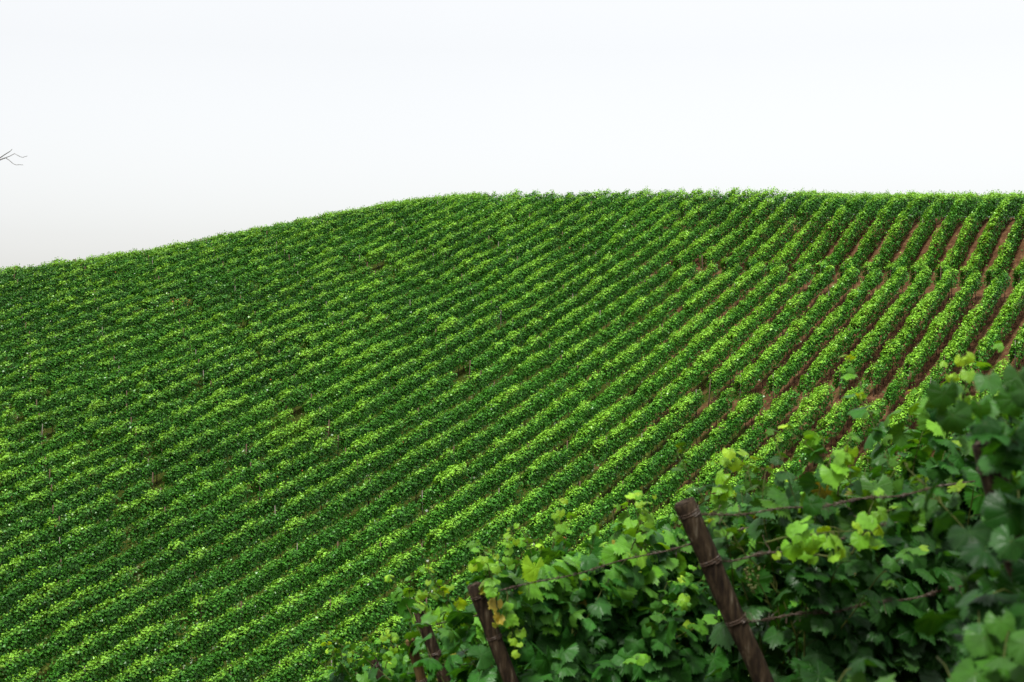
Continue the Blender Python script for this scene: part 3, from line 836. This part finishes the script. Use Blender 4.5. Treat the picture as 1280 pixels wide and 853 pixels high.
# ------------------------------------------------------------------ light
w = bpy.data.worlds.new('World'); scn.world = w; w.use_nodes = True
nt = w.node_tree; nt.nodes.clear(); L_ = nt.links.new
out = nt.nodes.new('ShaderNodeOutputWorld')
sky = nt.nodes.new('ShaderNodeTexSky'); sky.sky_type = 'NISHITA'; sky.sun_disc = False
SUN_EL, SUN_AZ = math.radians(60), math.radians(212)     # azimuth clockwise from +Y
sky.sun_elevation = SUN_EL; sky.sun_rotation = SUN_AZ; sky.air_density = 1.0; sky.dust_density = 2.6
b1 = nt.nodes.new('ShaderNodeBackground'); b1.inputs[1].default_value = .05; hsv = nt.nodes.new('ShaderNodeHueSaturation'); hsv.inputs['Saturation'].default_value = .25; L_(sky.outputs[0], hsv.inputs['Color']); L_(hsv.outputs[0], b1.inputs[0])
tc = nt.nodes.new('ShaderNodeTexCoord'); sp = nt.nodes.new('ShaderNodeSeparateXYZ'); L_(tc.outputs['Generated'], sp.inputs[0])
el = math_node(nt, 'MAXIMUM', sp.outputs[2], 0.0)
grad = math_node(nt, 'ADD', .148, math_node(nt, 'MULTIPLY', math_node(nt, 'MAXIMUM', math_node(nt, 'SUBTRACT', el, .2), 0.0), .45))
nz = nt.nodes.new('ShaderNodeTexNoise'); nz.inputs['Scale'].default_value = 1.6; nz.inputs['Detail'].default_value = 3; L_(tc.outputs['Generated'], nz.inputs['Vector'])
cl = nt.nodes.new('ShaderNodeMapRange'); cl.inputs[1].default_value = .3; cl.inputs[2].default_value = .7; cl.inputs[3].default_value = .97; cl.inputs[4].default_value = 1.03
L_(nz.outputs[0], cl.inputs[0])
b2 = nt.nodes.new('ShaderNodeBackground'); b2.inputs[0].default_value = (1.0, .975, .94, 1)
L_(math_node(nt, 'MULTIPLY', grad, cl.outputs[0]), b2.inputs[1])
ad = nt.nodes.new('ShaderNodeAddShader'); L_(b1.outputs[0], ad.inputs[0]); L_(b2.outputs[0], ad.inputs[1]); L_(ad.outputs[0], out.inputs[0])

sl = bpy.data.lights.new('sun', 'SUN'); sl.energy = 2.5; sl.angle = math.radians(12); sl.color = (1.0, .97, .92)
so = bpy.data.objects.new('sun', sl); COL.objects.link(so)
sd = Vector((math.sin(SUN_AZ) * math.cos(SUN_EL), math.cos(SUN_AZ) * math.cos(SUN_EL), math.sin(SUN_EL)))
so.rotation_euler = sd.to_track_quat('Z', 'Y').to_euler(); so.location = (-20, -20, 60)

# ------------------------------------------------------------------ camera
cam = bpy.data.cameras.new('camera'); cam.sensor_width = 36; cam.lens = 50.0; cam.clip_start = .1; cam.clip_end = 6000
cam.dof.use_dof = True; cam.dof.focus_distance = 70; cam.dof.aperture_fstop = 6.8
co = bpy.data.objects.new('camera', cam); COL.objects.link(co); co.location = (0, 0, 0); co.rotation_euler = (math.radians(90), 0, 0)
scn.camera = co
scn.view_settings.view_transform = 'Standard'; scn.view_settings.look = 'None'; scn.view_settings.exposure = 1.45; scn.view_settings.gamma = 1
scn.cycles.max_bounces = 6; scn.cycles.diffuse_bounces = 3; scn.cycles.transmission_bounces = 3; scn.cycles.use_denoising = True
